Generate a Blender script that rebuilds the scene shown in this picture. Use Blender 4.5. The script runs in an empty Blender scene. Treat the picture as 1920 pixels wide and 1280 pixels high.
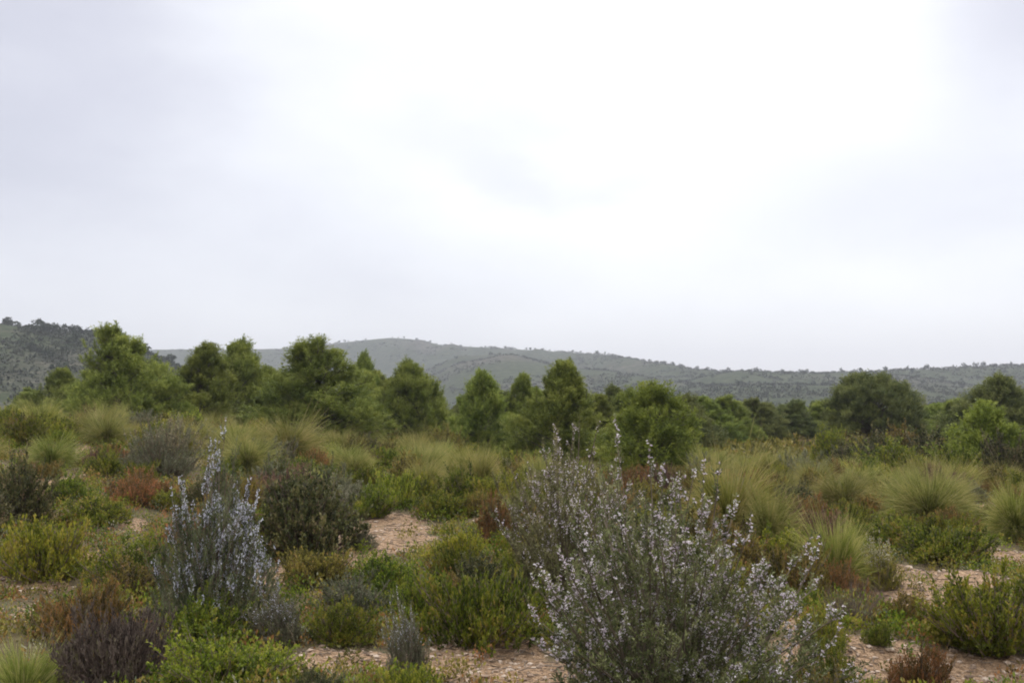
import bpy, math, random
import numpy as np

# ------------------------------------------------------------------ basics
rng = np.random.default_rng(7)
random.seed(7)
scene = bpy.context.scene
COL = scene.collection
W0, H0 = 1920, 1280
F = W0 * 35.0 / 36.0            # focal length in photo pixels
EYE = 1.65
PITCH = math.atan(120.0 / F)
CP, SP = math.cos(PITCH), math.sin(PITCH)


def smooth(a, b, x):
    t = np.clip((x - a) / (b - a), 0, 1)
    return t * t * (3 - 2 * t)


def _hash(ix, iy, s):
    n = (ix.astype(np.int64) * 374761393 + iy.astype(np.int64) * 668265263 + s * 1274126177) & 0x7fffffff
    n = ((n ^ (n >> 13)) * 1274126177) & 0x7fffffff
    return ((n ^ (n >> 16)) & 0xffff) / 65535.0


def vnoise(x, y, s=0):
    x = np.asarray(x, float); y = np.asarray(y, float)
    ix, iy = np.floor(x), np.floor(y)
    fx, fy = x - ix, y - iy
    fx = fx * fx * (3 - 2 * fx); fy = fy * fy * (3 - 2 * fy)
    a = _hash(ix, iy, s); b = _hash(ix + 1, iy, s); c = _hash(ix, iy + 1, s); d = _hash(ix + 1, iy + 1, s)
    return (a + (b - a) * fx) * (1 - fy) + (c + (d - c) * fx) * fy


def fbm(x, y, s=0, o=4):
    v, a, t = 0, 0.5, 0
    for k in range(o):
        v = v + a * vnoise(x * 2 ** k, y * 2 ** k, s + k * 17); t += a; a *= 0.5
    return v / t


def ray(px, py):
    a = (px - 960) / F; b = (640 - py) / F
    # camera looks along +Y, pitched up
    return np.array([a, CP - b * SP, SP + b * CP])


# ------------------------------------------------------------------ terrain
LEFT_HILL = ([-900, -500, -200, 0, 40, 100, 150, 185, 210, 280, 330, 420, 520, 640],
             [640, 618, 606, 611, 616, 626, 631, 637, 648, 668, 690, 725, 755, 790])
RIDGE_PX = [-900, 0, 300, 480, 540, 640, 700, 730, 770, 800, 830, 900, 1000, 1100, 1150, 1200, 1260, 1300, 1400, 1500, 1560, 1640, 1700, 1780, 1850, 1920, 2200, 2900]
RIDGE_PY = [660, 660, 656, 655, 654, 643, 637, 634, 636, 642, 650, 652, 657, 663, 666, 676, 686, 693, 698, 700, 700, 696, 694, 691, 687, 686, 680, 690]
RIDGE_D_PX = [-900, 480, 760, 900, 1100, 1250, 1400, 1650, 1920, 2900]
RIDGE_D = [1700, 1700, 1600, 1450, 1300, 1050, 850, 850, 950, 950]
SPUR_PX = [560, 700, 860, 960, 1060, 1150, 1260, 1330, 1500, 1700, 1900, 2200, 2900]
SPUR_PY = [758, 745, 668, 664, 690, 700, 718, 724, 722, 724, 730, 726, 730]


def height(x, y):
    x = np.asarray(x, float); y = np.asarray(y, float)
    r = np.hypot(x, y) + 1e-6
    yy = np.maximum(y, 0.2 * r)
    px = 960 + F * x / yy
    sec = np.hypot(x, yy) / yy
    # scrub plateau: rises to the left, undulates, falls away behind the first pines
    z = 0.95 * smooth(2.5, -9.5, x) * smooth(6, 20, y) * (1 - 0.75 * smooth(27, 40, y))
    z = z + (fbm(x * 0.55, y * 0.55, 3, 4) - 0.5) * 0.30 * smooth(70, 30, r)
    z = z + (fbm(x * 2.2, y * 2.2, 9, 3) - 0.5) * 0.10 * smooth(60, 20, r)
    z = z - 0.36 * smooth(18, 29, y) * smooth(-10, -3, x)
    z = z - 0.15 * smooth(7, 4.0, y)
    z = z - 9.0 * smooth(60, 260, r)
    # left hill
    lp = np.interp(px, *LEFT_HILL)
    D = 430.0 / 1.0
    rr = r / sec
    top = (760 - lp) / F * D + EYE + 9.0
    n = fbm(x * 0.012, y * 0.012, 21, 4) - 0.5
    prof = smooth(170, D, rr) * smooth(D + 420, D + 20, rr)
    hl = np.maximum(top, 0) * prof * (1 + 0.25 * n * (1 - smooth(D - 60, D, rr)))
    # long ridge
    rp = np.interp(px, RIDGE_PX, RIDGE_PY); D2 = np.interp(px, RIDGE_D_PX, RIDGE_D)
    top2 = (760 - rp) / F * D2 + EYE + 9.0
    prof2 = smooth(330, 0.0, (D2 - rr) * 1.0) ** 1.0
    prof2 = np.where(rr < D2, smooth(D2 - 480, D2, rr) ** 0.85, smooth(D2 + 900, D2, rr))
    n2 = fbm(x * 0.006, y * 0.006, 41, 5) - 0.5
    n3 = np.abs(fbm(x * 0.009 + 9, y * 0.0045, 77, 3) - 0.5)
    h2 = top2 * prof2 * (1 + (0.45 * n2 - 0.6 * n3) * (1 - smooth(D2 - 140, D2, rr)))
    # nearer spur with the pale bare patches
    sp = np.interp(px, SPUR_PX, SPUR_PY); D3 = D2 * 0.72
    top3 = (760 - sp) / F * D3 + EYE + 9.0
    prof3 = np.where(rr < D3, smooth(D3 * 0.5, D3, rr), smooth(D3 * 1.35, D3, rr))
    h3 = np.maximum(top3, 0) * prof3 * (1 + 0.35 * n2 * (1 - smooth(D3 - 90, D3, rr)))
    far = np.maximum(np.maximum(hl, h2), h3)
    return z + far * smooth(150, 260, r)


def ground_hit(px, py):
    d = ray(px, py)
    t = 3.0
    while t < 3000:
        p = d * t
        if EYE + p[2] <= float(height(p[0], p[1])):
            lo, hi = t - max(0.05, t * 0.01), t
            for _ in range(14):
                m = (lo + hi) / 2
                q = d * m
                if EYE + q[2] <= float(height(q[0], q[1])): hi = m
                else: lo = m
            return float(d[0] * hi), float(d[1] * hi)
        t += max(0.05, t * 0.01)
    return None


# ------------------------------------------------------------------ mesh helpers
class MB:
    """Collects numpy batches of vertices, quads/tris and a 0..1 tint per vertex."""
    def __init__(s): s.v = []; s.f3 = []; s.f4 = []; s.t = []; s.n = 0; s.m = []

    def add(s, v, f, t):
        v = np.asarray(v, float).reshape(-1, 3); f = np.asarray(f, int)
        s.v.append(v); s.t.append(np.broadcast_to(np.asarray(t, float), (len(v),)).copy() if np.ndim(t) == 0 else np.asarray(t, float).ravel())
        (s.f4 if f.shape[-1] == 4 else s.f3).append(f.reshape(-1, f.shape[-1]) + s.n)
        s.n += len(v)

    def leaves(s, P, D, L, Wd, tint, bend=0.12):
        n = len(P)
        D = D / (np.linalg.norm(D, axis=1, keepdims=True) + 1e-9)
        R = rng.normal(size=(n, 3)); S = np.cross(D, R); S /= (np.linalg.norm(S, axis=1, keepdims=True) + 1e-9)
        N = np.cross(S, D)
        L = np.broadcast_to(L, (n,))[:, None]; Wd = np.broadcast_to(Wd, (n,))[:, None]
        a = P; m = P + D * L * 0.5 + N * L * bend
        v = np.stack([a, m + S * Wd / 2, P + D * L, m - S * Wd / 2], 1)
        f = np.arange(n)[:, None] * 4 + np.array([0, 1, 2, 3])
        s.add(v, f, np.repeat(np.broadcast_to(tint, (n,)), 4))

    def strips(s, C, Wd, tint, side=None):
        """C (n,k,3) centre lines, Wd (n,k) widths -> flat tapered blades"""
        n, k, _ = C.shape
        T = np.gradient(C, axis=1)
        if side is None:
            R = rng.normal(size=(n, 1, 3)); side = np.cross(T, np.broadcast_to(R, T.shape))
        side = side / (np.linalg.norm(side, axis=2, keepdims=True) + 1e-9)
        v = np.stack([C - side * Wd[..., None] / 2, C + side * Wd[..., None] / 2], 2).reshape(n, k * 2, 3)
        base = np.arange(n)[:, None, None] * k * 2
        j = np.arange(k - 1)[None, :, None] * 2
        f = base + j + np.array([0, 1, 3, 2])
        s.add(v, f.reshape(-1, 4), np.repeat(np.broadcast_to(tint, (n, k)), 2, axis=1).ravel())

    def tubes(s, C, Rd, tint, sides=4):
        n, k, _ = C.shape
        T = np.gradient(C, axis=1); T /= (np.linalg.norm(T, axis=2, keepdims=True) + 1e-9)
        ref = np.where(np.abs(T[..., 2:3]) > 0.9, np.array([1.0, 0, 0]), np.array([0, 0, 1.0]))
        A = np.cross(T, ref); A /= (np.linalg.norm(A, axis=2, keepdims=True) + 1e-9); B = np.cross(T, A)
        an = np.arange(sides) * 2 * math.pi / sides
        ring = (A[:, :, None] * np.cos(an)[None, None, :, None] + B[:, :, None] * np.sin(an)[None, None, :, None])
        v = C[:, :, None] + ring * Rd[..., None, None]
        i = np.arange(n)[:, None, None] * k * sides; j = np.arange(k - 1)[None, :, None] * sides
        q = np.arange(sides)[None, None, :]
        f = np.stack([i + j + q, i + j + (q + 1) % sides, i + j + sides + (q + 1) % sides, i + j + sides + q], -1)
        s.add(v.reshape(-1, 3), f.reshape(-1, 4), tint)

    def mesh(s, name, mat, smooth_shade=False):
        me = bpy.data.meshes.new(name)
        v = np.concatenate(s.v); t = np.concatenate(s.t)
        f4 = np.concatenate(s.f4) if s.f4 else np.zeros((0, 4), int)
        f3 = np.concatenate(s.f3) if s.f3 else np.zeros((0, 3), int)
        me.vertices.add(len(v)); me.vertices.foreach_set('co', v.astype(np.float32).ravel())
        nl = f4.size + f3.size
        me.loops.add(nl); me.loops.foreach_set('vertex_index', np.concatenate([f4.ravel(), f3.ravel()]).astype(np.int32))
        me.polygons.add(len(f4) + len(f3))
        st = np.concatenate([np.arange(len(f4)) * 4, f4.size + np.arange(len(f3)) * 3]).astype(np.int32)
        me.polygons.foreach_set('loop_start', st)
        me.polygons.foreach_set('use_smooth', np.full(len(st), bool(smooth_shade)))
        at = me.attributes.new('tint', 'FLOAT', 'POINT'); at.data.foreach_set('value', np.clip(t, 0, 1).astype(np.float32))
        me.update(calc_edges=True); me.validate()
        if mat: me.materials.append(mat)
        return me


def unit(v): return v / (np.linalg.norm(v, axis=-1, keepdims=True) + 1e-9)


def bez(a, b, c, k):
    t = np.linspace(0, 1, k)[None, :, None]
    return a[:, None] * (1 - t) ** 2 + 2 * b[:, None] * t * (1 - t) + c[:, None] * t ** 2


def bez_at(a, b, c, t):
    t = t[:, None]; return a * (1 - t) ** 2 + 2 * b * t * (1 - t) + c * t ** 2


# ------------------------------------------------------------------ materials
def nodes(name):
    m = bpy.data.materials.new(name); m.use_nodes = True
    nt = m.node_tree; nt.nodes.clear()
    return m, nt, (lambda t: nt.nodes.new(t)), nt.links.new


def ramp(nd, stops):
    r = nd('ShaderNodeValToRGB'); e = r.color_ramp.elements
    while len(e) > 1: e.remove(e[-1])
    e[0].position = stops[0][0]; e[0].color = (*stops[0][1], 1)
    for p, c in stops[1:]:
        q = e.new(p); q.color = (*c, 1)
    return r


GAIN = 1.0


def leaf_mat(name, stops, transl=0.25, rough=0.6, vary=0.25, nscale=5.0, hue=0.02):
    """foliage: colour from the per-leaf tint, shifted a little per plant and per clump"""
    m, nt, nd, ln = nodes(name)
    at = nd('ShaderNodeAttribute'); at.attribute_name = 'tint'
    tc = nd('ShaderNodeTexCoord'); nz = nd('ShaderNodeTexNoise'); nz.inputs['Scale'].default_value = nscale; nz.inputs['Detail'].default_value = 2
    ln(tc.outputs['Object'], nz.inputs['Vector'])
    mx = nd('ShaderNodeMath'); mx.operation = 'MULTIPLY_ADD'; mx.inputs[1].default_value = 1.5; mx.inputs[2].default_value = -0.75
    ln(nz.outputs['Fac'], mx.inputs[0])
    ad = nd('ShaderNodeMath'); ad.operation = 'ADD'; ad.use_clamp = True
    ln(at.outputs['Fac'], ad.inputs[0]); ln(mx.outputs[0], ad.inputs[1])
    n = len(stops)
    r = ramp(nd, [(i / (n - 1), tuple(c * GAIN for c in s)) for i, s in enumerate(stops)])
    ln(ad.outputs[0], r.inputs['Fac'])
    oi = nd('ShaderNodeObjectInfo')
    hs = nd('ShaderNodeHueSaturation')
    a = nd('ShaderNodeMapRange'); a.inputs['To Min'].default_value = 1 - vary; a.inputs['To Max'].default_value = 1 + vary
    b = nd('ShaderNodeMapRange'); b.inputs['To Min'].default_value = 0.5 - hue; b.inputs['To Max'].default_value = 0.5 + hue
    fr = nd('ShaderNodeMath'); fr.operation = 'MULTIPLY'; fr.inputs[1].default_value = 7.31
    f2 = nd('ShaderNodeMath'); f2.operation = 'FRACT'
    ln(oi.outputs['Random'], fr.inputs[0]); ln(fr.outputs[0], f2.inputs[0])
    ln(oi.outputs['Random'], a.inputs['Value']); ln(f2.outputs[0], b.inputs['Value'])
    ln(a.outputs[0], hs.inputs['Value']); ln(b.outputs[0], hs.inputs['Hue']); ln(r.outputs['Color'], hs.inputs['Color'])
    p = nd('ShaderNodeBsdfPrincipled'); p.inputs['Roughness'].default_value = rough; p.inputs['Specular IOR Level'].default_value = 0.25
    ln(hs.outputs['Color'], p.inputs['Base Color'])
    out = nd('ShaderNodeOutputMaterial')
    if transl > 0:
        tr = nd('ShaderNodeBsdfTranslucent'); ln(hs.outputs['Color'], tr.inputs['Color'])
        ms = nd('ShaderNodeMixShader'); ms.inputs[0].default_value = transl
        ln(p.outputs[0], ms.inputs[1]); ln(tr.outputs[0], ms.inputs[2]); ln(ms.outputs[0], out.inputs[0])
    else:
        ln(p.outputs[0], out.inputs[0])
    return m


M = {}
M['pine'] = leaf_mat('pine_needles', [(.092, .122, .026), (.180, .215, .040), (.32, .345, .078)], .3, nscale=1.2, vary=.16, hue=.012)
M['pine_light'] = leaf_mat('pine_needles_fresh', [(.095, .128, .022), (.185, .225, .034), (.31, .34, .06)], .3, nscale=1.2, vary=.10, hue=.004)
M['pine_dark'] = leaf_mat('pine_needles_dark', [(.066, .085, .030), (.128, .150, .045), (.21, .225, .070)], .25, nscale=1.0, vary=.10, hue=.010)
M['pine_far'] = leaf_mat('pine_needles_far', [(.024, .034, .018), (.042, .056, .028), (.066, .082, .038)], .2, nscale=.4, vary=.2, hue=.012)
M['bark'] = leaf_mat('bark', [(.05, .042, .036), (.10, .085, .072), (.16, .135, .115)], 0, rough=.9, nscale=12)
M['twig'] = leaf_mat('twig', [(.07, .05, .038), (.15, .11, .085), (.24, .19, .15)], 0, rough=.9, nscale=12)
M['green'] = leaf_mat('shrub_leaf_green', [(.045, .066, .008), (.120, .155, .014), (.23, .25, .026), (.33, .24, .05)], .3)
M['bright'] = leaf_mat('shrub_leaf_bright', [(.070, .095, .010), (.175, .205, .020), (.33, .33, .035), (.40, .32, .07)], .35, vary=.15)
M['olive'] = leaf_mat('shrub_leaf_olive', [(.060, .056, .016), (.155, .130, .026), (.27, .215, .046), (.36, .20, .08)], .25)
M['dark'] = leaf_mat('shrub_leaf_dark', [(.028, .034, .014), (.068, .074, .024), (.135, .125, .045), (.24, .165, .10)], .18)
M['grey'] = leaf_mat('shrub_leaf_grey', [(.065, .075, .038), (.135, .145, .075), (.24, .235, .145), (.34, .30, .22)], .2)
M['brown'] = leaf_mat('shrub_leaf_brown', [(.070, .044, .028), (.155, .095, .056), (.26, .165, .10), (.22, .18, .05)], .15)
M['heather'] = leaf_mat('shrub_leaf_heather', [(.035, .025, .022), (.085, .060, .050), (.15, .11, .09), (.13, .11, .05)], .1)
M['red'] = leaf_mat('shrub_leaf_red', [(.12, .04, .02), (.26, .085, .04), (.36, .15, .07)], .2)
M['rust'] = leaf_mat('shrub_leaf_rust', [(.080, .064, .018), (.18, .115, .030), (.34, .16, .055), (.38, .20, .08)], .2)
M['maroon'] = leaf_mat('shrub_leaf_maroon', [(.07, .04, .035), (.14, .08, .065), (.21, .13, .09), (.22, .17, .07)], .15)
M['rosemary'] = leaf_mat('rosemary_leaf', [(.060, .066, .022), (.140, .148, .048), (.25, .25, .105), (.37, .33, .17)], .2, nscale=4)
M['rosemary_green'] = leaf_mat('rosemary_leaf_green', [(.050, .072, .030), (.115, .150, .062), (.21, .25, .12), (.33, .33, .20)], .2, nscale=4)
M['lilac'] = leaf_mat('lilac_petal', [(.42, .41, .50), (.60, .59, .67), (.78, .78, .83)], .3, vary=.05, hue=.004)
M['white_petal'] = leaf_mat('pale_pink_petal', [(.48, .38, .45), (.70, .61, .66), (.86, .82, .82)], .3, vary=.05, hue=.004)
M['pale_tip'] = leaf_mat('pale_seed_head', [(.38, .36, .27), (.55, .53, .42), (.66, .64, .54)], .3, vary=.05)
M['grass'] = leaf_mat('tussock_blade', [(.080, .088, .020), (.160, .172, .038), (.27, .26, .072), (.40, .34, .13)], .3, nscale=3, vary=.15, hue=.012)
M['grass_green'] = leaf_mat('tussock_blade_green', [(.075, .095, .018), (.160, .185, .032), (.29, .29, .065), (.44, .38, .15)], .3, nscale=3, vary=.10)
M['straw'] = leaf_mat('straw', [(.16, .115, .07), (.27, .20, .12), (.40, .32, .20)], .2, vary=.1)
M['stone'] = leaf_mat('stone', [(.14, .10, .07), (.30, .22, .15), (.50, .41, .32)], 0, rough=.95, nscale=30, vary=.1, hue=.01)
M['hill_bush'] = leaf_mat('hillside_bush', [(.022, .030, .017), (.038, .046, .026), (.060, .066, .040)], .1, nscale=.02, vary=.15)


def ground_material():
    m, nt, nd, ln = nodes('soil')
    geo = nd('ShaderNodeNewGeometry')
    def noise(sc, det, rough=.6):
        z = nd('ShaderNodeTexNoise'); z.inputs['Scale'].default_value = sc; z.inputs['Detail'].default_value = det; z.inputs['Roughness'].default_value = rough
        ln(geo.outputs['Position'], z.inputs['Vector']); return z
    fine, mid = noise(26, 6, .78), noise(3.2, 5)
    soil = ramp(nd, [(.32, (.085, .055, .035)), (.44, (.20, .128, .076)), (.56, (.34, .225, .135)), (.70, (.50, .375, .255))])
    ln(fine.outputs['Fac'], soil.inputs['Fac'])
    litter = ramp(nd, [(.3, (.050, .042, .024)), (.5, (.115, .090, .048)), (.7, (.20, .15, .085))])
    ln(fine.outputs['Fac'], litter.inputs['Fac'])
    at = nd('ShaderNodeAttribute'); at.attribute_name = 'tint'
    ad = nd('ShaderNodeMath'); ad.operation = 'MULTIPLY_ADD'; ad.inputs[1].default_value = 2.4; ad.inputs[2].default_value = -1.2
    ln(mid.outputs['Fac'], ad.inputs[0])
    a2 = nd('ShaderNodeMath'); a2.operation = 'ADD'; ln(at.outputs['Fac'], a2.inputs[0]); ln(ad.outputs[0], a2.inputs[1])
    mr = nd('ShaderNodeMapRange'); mr.inputs['From Min'].default_value = .35; mr.inputs['From Max'].default_value = .85
    ln(a2.outputs[0], mr.inputs['Value'])
    mix = nd('ShaderNodeMix'); mix.data_type = 'RGBA'
    ln(mr.outputs[0], mix.inputs[0]); ln(litter.outputs[0], mix.inputs[6]); ln(soil.outputs[0], mix.inputs[7])
    p = nd('ShaderNodeBsdfPrincipled'); p.inputs['Roughness'].default_value = .95; p.inputs['Specular IOR Level'].default_value = .15
    ln(mix.outputs[2], p.inputs['Base Color'])
    vo = nd('ShaderNodeTexVoronoi'); vo.inputs['Scale'].default_value = 55; ln(geo.outputs['Position'], vo.inputs['Vector'])
    ba = nd('ShaderNodeMath'); ba.operation = 'ADD'; ln(fine.outputs['Fac'], ba.inputs[0]); ln(vo.outputs['Distance'], ba.inputs[1])
    bp = nd('ShaderNodeBump'); bp.inputs['Strength'].default_value = .8; bp.inputs['Distance'].default_value = .02
    ln(ba.outputs[0], bp.inputs['Height']); ln(bp.outputs[0], p.inputs['Normal'])
    o = nd('ShaderNodeOutputMaterial'); ln(p.outputs[0], o.inputs[0])
    return m


def hill_material():
    m, nt, nd, ln = nodes('hillside')
    geo = nd('ShaderNodeNewGeometry')
    def noise(sc, det, rough=.6):
        z = nd('ShaderNodeTexNoise'); z.inputs['Scale'].default_value = sc; z.inputs['Detail'].default_value = det; z.inputs['Roughness'].default_value = rough
        ln(geo.outputs['Position'], z.inputs['Vector']); return z
    a, b = noise(.16, 6, .75), noise(.011, 4)
    scrub = ramp(nd, [(.38, (.020, .030, .014)), (.50, (.036, .046, .022)), (.62, (.060, .066, .036)), (.76, (.13, .12, .08))])
    ln(a.outputs['Fac'], scrub.inputs['Fac'])
    pale = ramp(nd, [(.36, (.028, .032, .020)), (.5, (.055, .054, .038)), (.62, (.10, .092, .07)), (.7, (.17, .15, .12))])
    ln(a.outputs['Fac'], pale.inputs['Fac'])
    mr = nd('ShaderNodeMapRange'); mr.inputs['From Min'].default_value = .50; mr.inputs['From Max'].default_value = .64
    ln(b.outputs['Fac'], mr.inputs['Value'])
    mix = nd('ShaderNodeMix'); mix.data_type = 'RGBA'
    ln(mr.outputs[0], mix.inputs[0]); ln(scrub.outputs[0], mix.inputs[6]); ln(pale.outputs[0], mix.inputs[7])
    p = nd('ShaderNodeBsdfPrincipled'); p.inputs['Roughness'].default_value = 1; p.inputs['Specular IOR Level'].default_value = .05
    ln(mix.outputs[2], p.inputs['Base Color'])
    o = nd('ShaderNodeOutputMaterial'); ln(p.outputs[0], o.inputs[0])
    return m


# ------------------------------------------------------------------ bare patches (photo px, radii px)
PATCH_PX = [(132, 850, 28, 22), (118, 905, 26, 34), (222, 985, 38, 18), (235, 1040, 25, 12), (715, 1003, 82, 42), (745, 975, 50, 12),
            (560, 1072, 60, 12), (640, 1240, 110, 34), (920, 1222, 80, 30), (960, 1268, 120, 26), (800, 1245, 70, 25),
            (1500, 1170, 38, 18), (1760, 1090, 85, 26), (1740, 1140, 110, 40), (1640, 1205, 70, 20), (1600, 1220, 120, 32), (1840, 1245, 120, 30),
            (1890, 1040, 60, 12), (1840, 950, 26, 14), (1632, 945, 14, 10), (60, 1090, 70, 16), (1720, 1270, 220, 26), (1800, 1035, 50, 8),
            (900, 985, 16, 5), (1560, 1255, 120, 20), (1390, 880, 20, 4), (175, 1040, 40, 12), (560, 850, 12, 4), (330, 1010, 30, 8), (520, 1085, 60, 14), (640, 1062, 50, 10), (30, 1150, 40, 12)]
PATCH = []
for (a, b, rx, ry) in PATCH_PX:
    h = ground_hit(a, b)
    if h is None: continue
    h2 = ground_hit(a, b - ry * .9) or h; h3 = ground_hit(a, min(b + ry, 1400)) or h
    PATCH.append((h[0], h[1], max(.10, 1.15 * rx / F * h[1]), max(.16, 1.25 * abs(h2[1] - h3[1]) / 2)))


def bare(x, y):
    v = np.zeros(np.shape(x))
    wx = (fbm(x * 2.1, y * 2.1, 51, 3) - .5) * .5; wy = (fbm(x * 2.1, y * 2.1, 61, 3) - .5) * .5
    for (a, b, rx, ry) in PATCH:
        d = np.sqrt(((x + wx * min(1, rx * 2) - a) / rx) ** 2 + ((y + wy - b) / ry) ** 2)
        v = np.maximum(v, 1 - smooth(.75, 1.15, d))
    return v


def put(name, me, kind=None, parent=None, loc=(0, 0, 0)):
    o = bpy.data.objects.new(name, me); COL.objects.link(o); o.location = loc
    if kind: o['kind'] = kind
    if parent: o.parent = parent
    return o


def polar_sheet(name, rs, angs, mat, tint=None):
    R, A = np.meshgrid(rs, angs, indexing='ij')
    X = R * np.sin(A); Y = R * np.cos(A); Z = height(X, Y)
    n, k = R.shape
    i = np.arange(n - 1)[:, None] * k; j = np.arange(k - 1)[None, :]
    f = np.stack([i + j, i + j + 1, i + j + k + 1, i + j + k], -1).reshape(-1, 4)
    mb = MB(); mb.add(np.stack([X, Y, Z], -1), f, (tint(X, Y) if tint else np.zeros(X.shape)).ravel())
    o = put(name, mb.mesh(name, mat, True), 'structure')
    return o


angs = np.concatenate([np.linspace(-math.pi, -.85, 60, endpoint=False), np.linspace(-.85, .85, 620), np.linspace(.85, math.pi, 60)[1:]])
polar_sheet('ground', np.concatenate([[0.01, 1.2], np.geomspace(2.2, 240, 420)]), angs, ground_material(), bare)
angs2 = np.linspace(-1.1, 1.1, 760)
polar_sheet('hills', np.concatenate([np.geomspace(240, 2200, 260), [2800, 3600]]), angs2, hill_material())


# ------------------------------------------------------------------ plant generators
def pine(H=4.0, R=1.5, seed=0, nb=200, crown='cone', needle=.13, tufts=26, width=.016, top=1.5):
    """trunk mesh with its limbs, crown mesh of needle tufts gathered in soft clumps at the limb ends"""
    global rng
    rng = np.random.default_rng(100 + seed)
    tr, cr = MB(), MB()
    k = 14; tt = np.linspace(0, 1, k)
    lean = rng.normal(size=2) * .05 * H
    cx = np.stack([lean[0] * tt ** 2 + .03 * H * np.sin(tt * 5 + seed) * tt, lean[1] * tt ** 2, tt * H * .95], 1)
    rad = (.022 * H if crown == 'cone' else .04 * H) * (1 - tt) ** .8 + .008
    tr.tubes(cx[None], rad[None], .4, 7)
    def axis(t): return np.stack([np.interp(t, tt, cx[:, i]) for i in range(3)], -1)
    az = np.arange(nb) * 2.39996 + rng.normal(size=nb) * .5
    fr = rng.uniform(.04, 1, nb) ** .62              # how far out on its limb a clump sits
    if crown == 'cone':
        tc = .06 + .90 * rng.uniform(0, 1, nb) ** 1.15    # height of the clump
        prof = np.where(tc < .30, .80 + .20 * tc / .30, np.maximum(0, 1 - ((tc - .30) / .74) ** top) ** .9)
        lob = 1 + .08 * np.sin(az + seed * 3 + tc * 3) + .07 * np.sin(az * 3 + seed + tc * 4) + .10 * np.sin(az * 5 + tc * 19 + seed * 2)
        rr = R * prof * lob * fr * .93
        start = np.clip(tc - .20 * fr - .02, .02, .95)
    else:
        q = rng.uniform(0, 1, nb)
        tc = .26 + .72 * q
        prof = np.sqrt(np.maximum(.02, 1 - ((tc - .46) / .54) ** 2)) * np.where(tc < .46, .97, 1)
        lob = 1 + .07 * np.sin(az * 2 + seed) + .09 * np.sin(az * 4 + tc * 11)
        rr = R * prof * lob * (.35 + .65 * fr) * .95
        start = np.clip(tc * .62 - .04, .10, .6)
    E = axis(tc) + np.stack([np.cos(az) * rr, np.sin(az) * rr, rng.normal(size=nb) * .03 * H], 1)
    E[:, 2] = np.clip(E[:, 2], .06 * H, H * .93)
    A = axis(start); Mi = A * .45 + E * .55; Mi[:, 2] = A[:, 2] + .38 * (E[:, 2] - A[:, 2])
    tr.tubes(bez(A, Mi, E, 7), (.008 + .011 * rr[:, None]) * (1 - .85 * np.linspace(0, 1, 7))[None], .5, 4)
    # shoots scattered through each clump
    cs = (.13 + .15 * rng.uniform(0, 1, nb)) * (R / 1.5) ** .5 * (1.15 * (1 - .62 * tc ** 1.5) if crown == 'cone' else 1.1)
    ib = np.repeat(np.arange(nb), tufts); n = len(ib)
    o = unit(rng.normal(size=(n, 3))) * (rng.uniform(0, 1, (n, 1)) ** .5)
    P0 = E[ib] + o * cs[ib][:, None] * np.array([1.0, 1.0, 1.15])
    outw = unit(np.stack([np.cos(az), np.sin(az), np.zeros(nb)], 1))[ib]
    hi = (tc[ib])[:, None]
    sd = unit(o * .55 + outw * .45 * (1 - hi * .7) + np.array([0, 0, .40]) + hi * np.array([0, 0, 1.5]) + rng.normal(size=(n, 3)) * .22)
    sl = rng.uniform(.07, .19, n) * (1 + .9 * tc[ib])
    # leader shoots: a loose candelabra on top
    nl = 60 if crown == 'cone' else 10
    tz = rng.uniform(.62, 1.0, nl); PT = axis(tz) + np.stack([rng.normal(size=nl), rng.normal(size=nl), np.zeros(nl)], 1) * (1.03 - tz)[:, None] * R * .8
    dT = unit(np.stack([rng.normal(size=nl) * .16, rng.normal(size=nl) * .16, np.ones(nl)], 1))
    ll = H * rng.uniform(.05, .12, nl) * (.6 + .6 * (tz - .62) / .38)
    tr.tubes(np.stack([axis(np.maximum(tz - .10, .3)), PT, PT + dT * ll[:, None] * .5, PT + dT * ll[:, None]], 1), np.array([[.012, .010, .007, .004]]).repeat(nl, 0), .5, 3)
    for j in range(4):               # needles all along every leader
        P0 = np.vstack([P0, PT + dT * (ll * j / 4)[:, None]]); sd = np.vstack([sd, dT]); sl = np.concatenate([sl, ll / 4])
        ib = np.concatenate([ib, np.full(nl, nb - 1)])
    n = len(P0)
    P1 = P0 + sd * sl[:, None]
    per = 3; each = 5
    ip = np.repeat(np.arange(n), per * each)
    s = np.repeat(np.tile(np.linspace(.1, 1.0, per), n), each)
    P = P0[ip] + (P1 - P0)[ip] * s[:, None]
    D = unit(sd[ip] * 1.1 + rng.normal(size=(len(ip), 3)) * .55)
    cl = rng.uniform(-.26, .24, nb); young = rng.uniform(-.22, .26, n)
    tint = .26 + .34 * s + cl[ib[ip]] + young[ip] + rng.normal(size=len(ip)) * .07
    cr.leaves(P, D, needle * rng.uniform(.6, 1.15, len(ip)), width, tint, .05)
    return tr, cr


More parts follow.
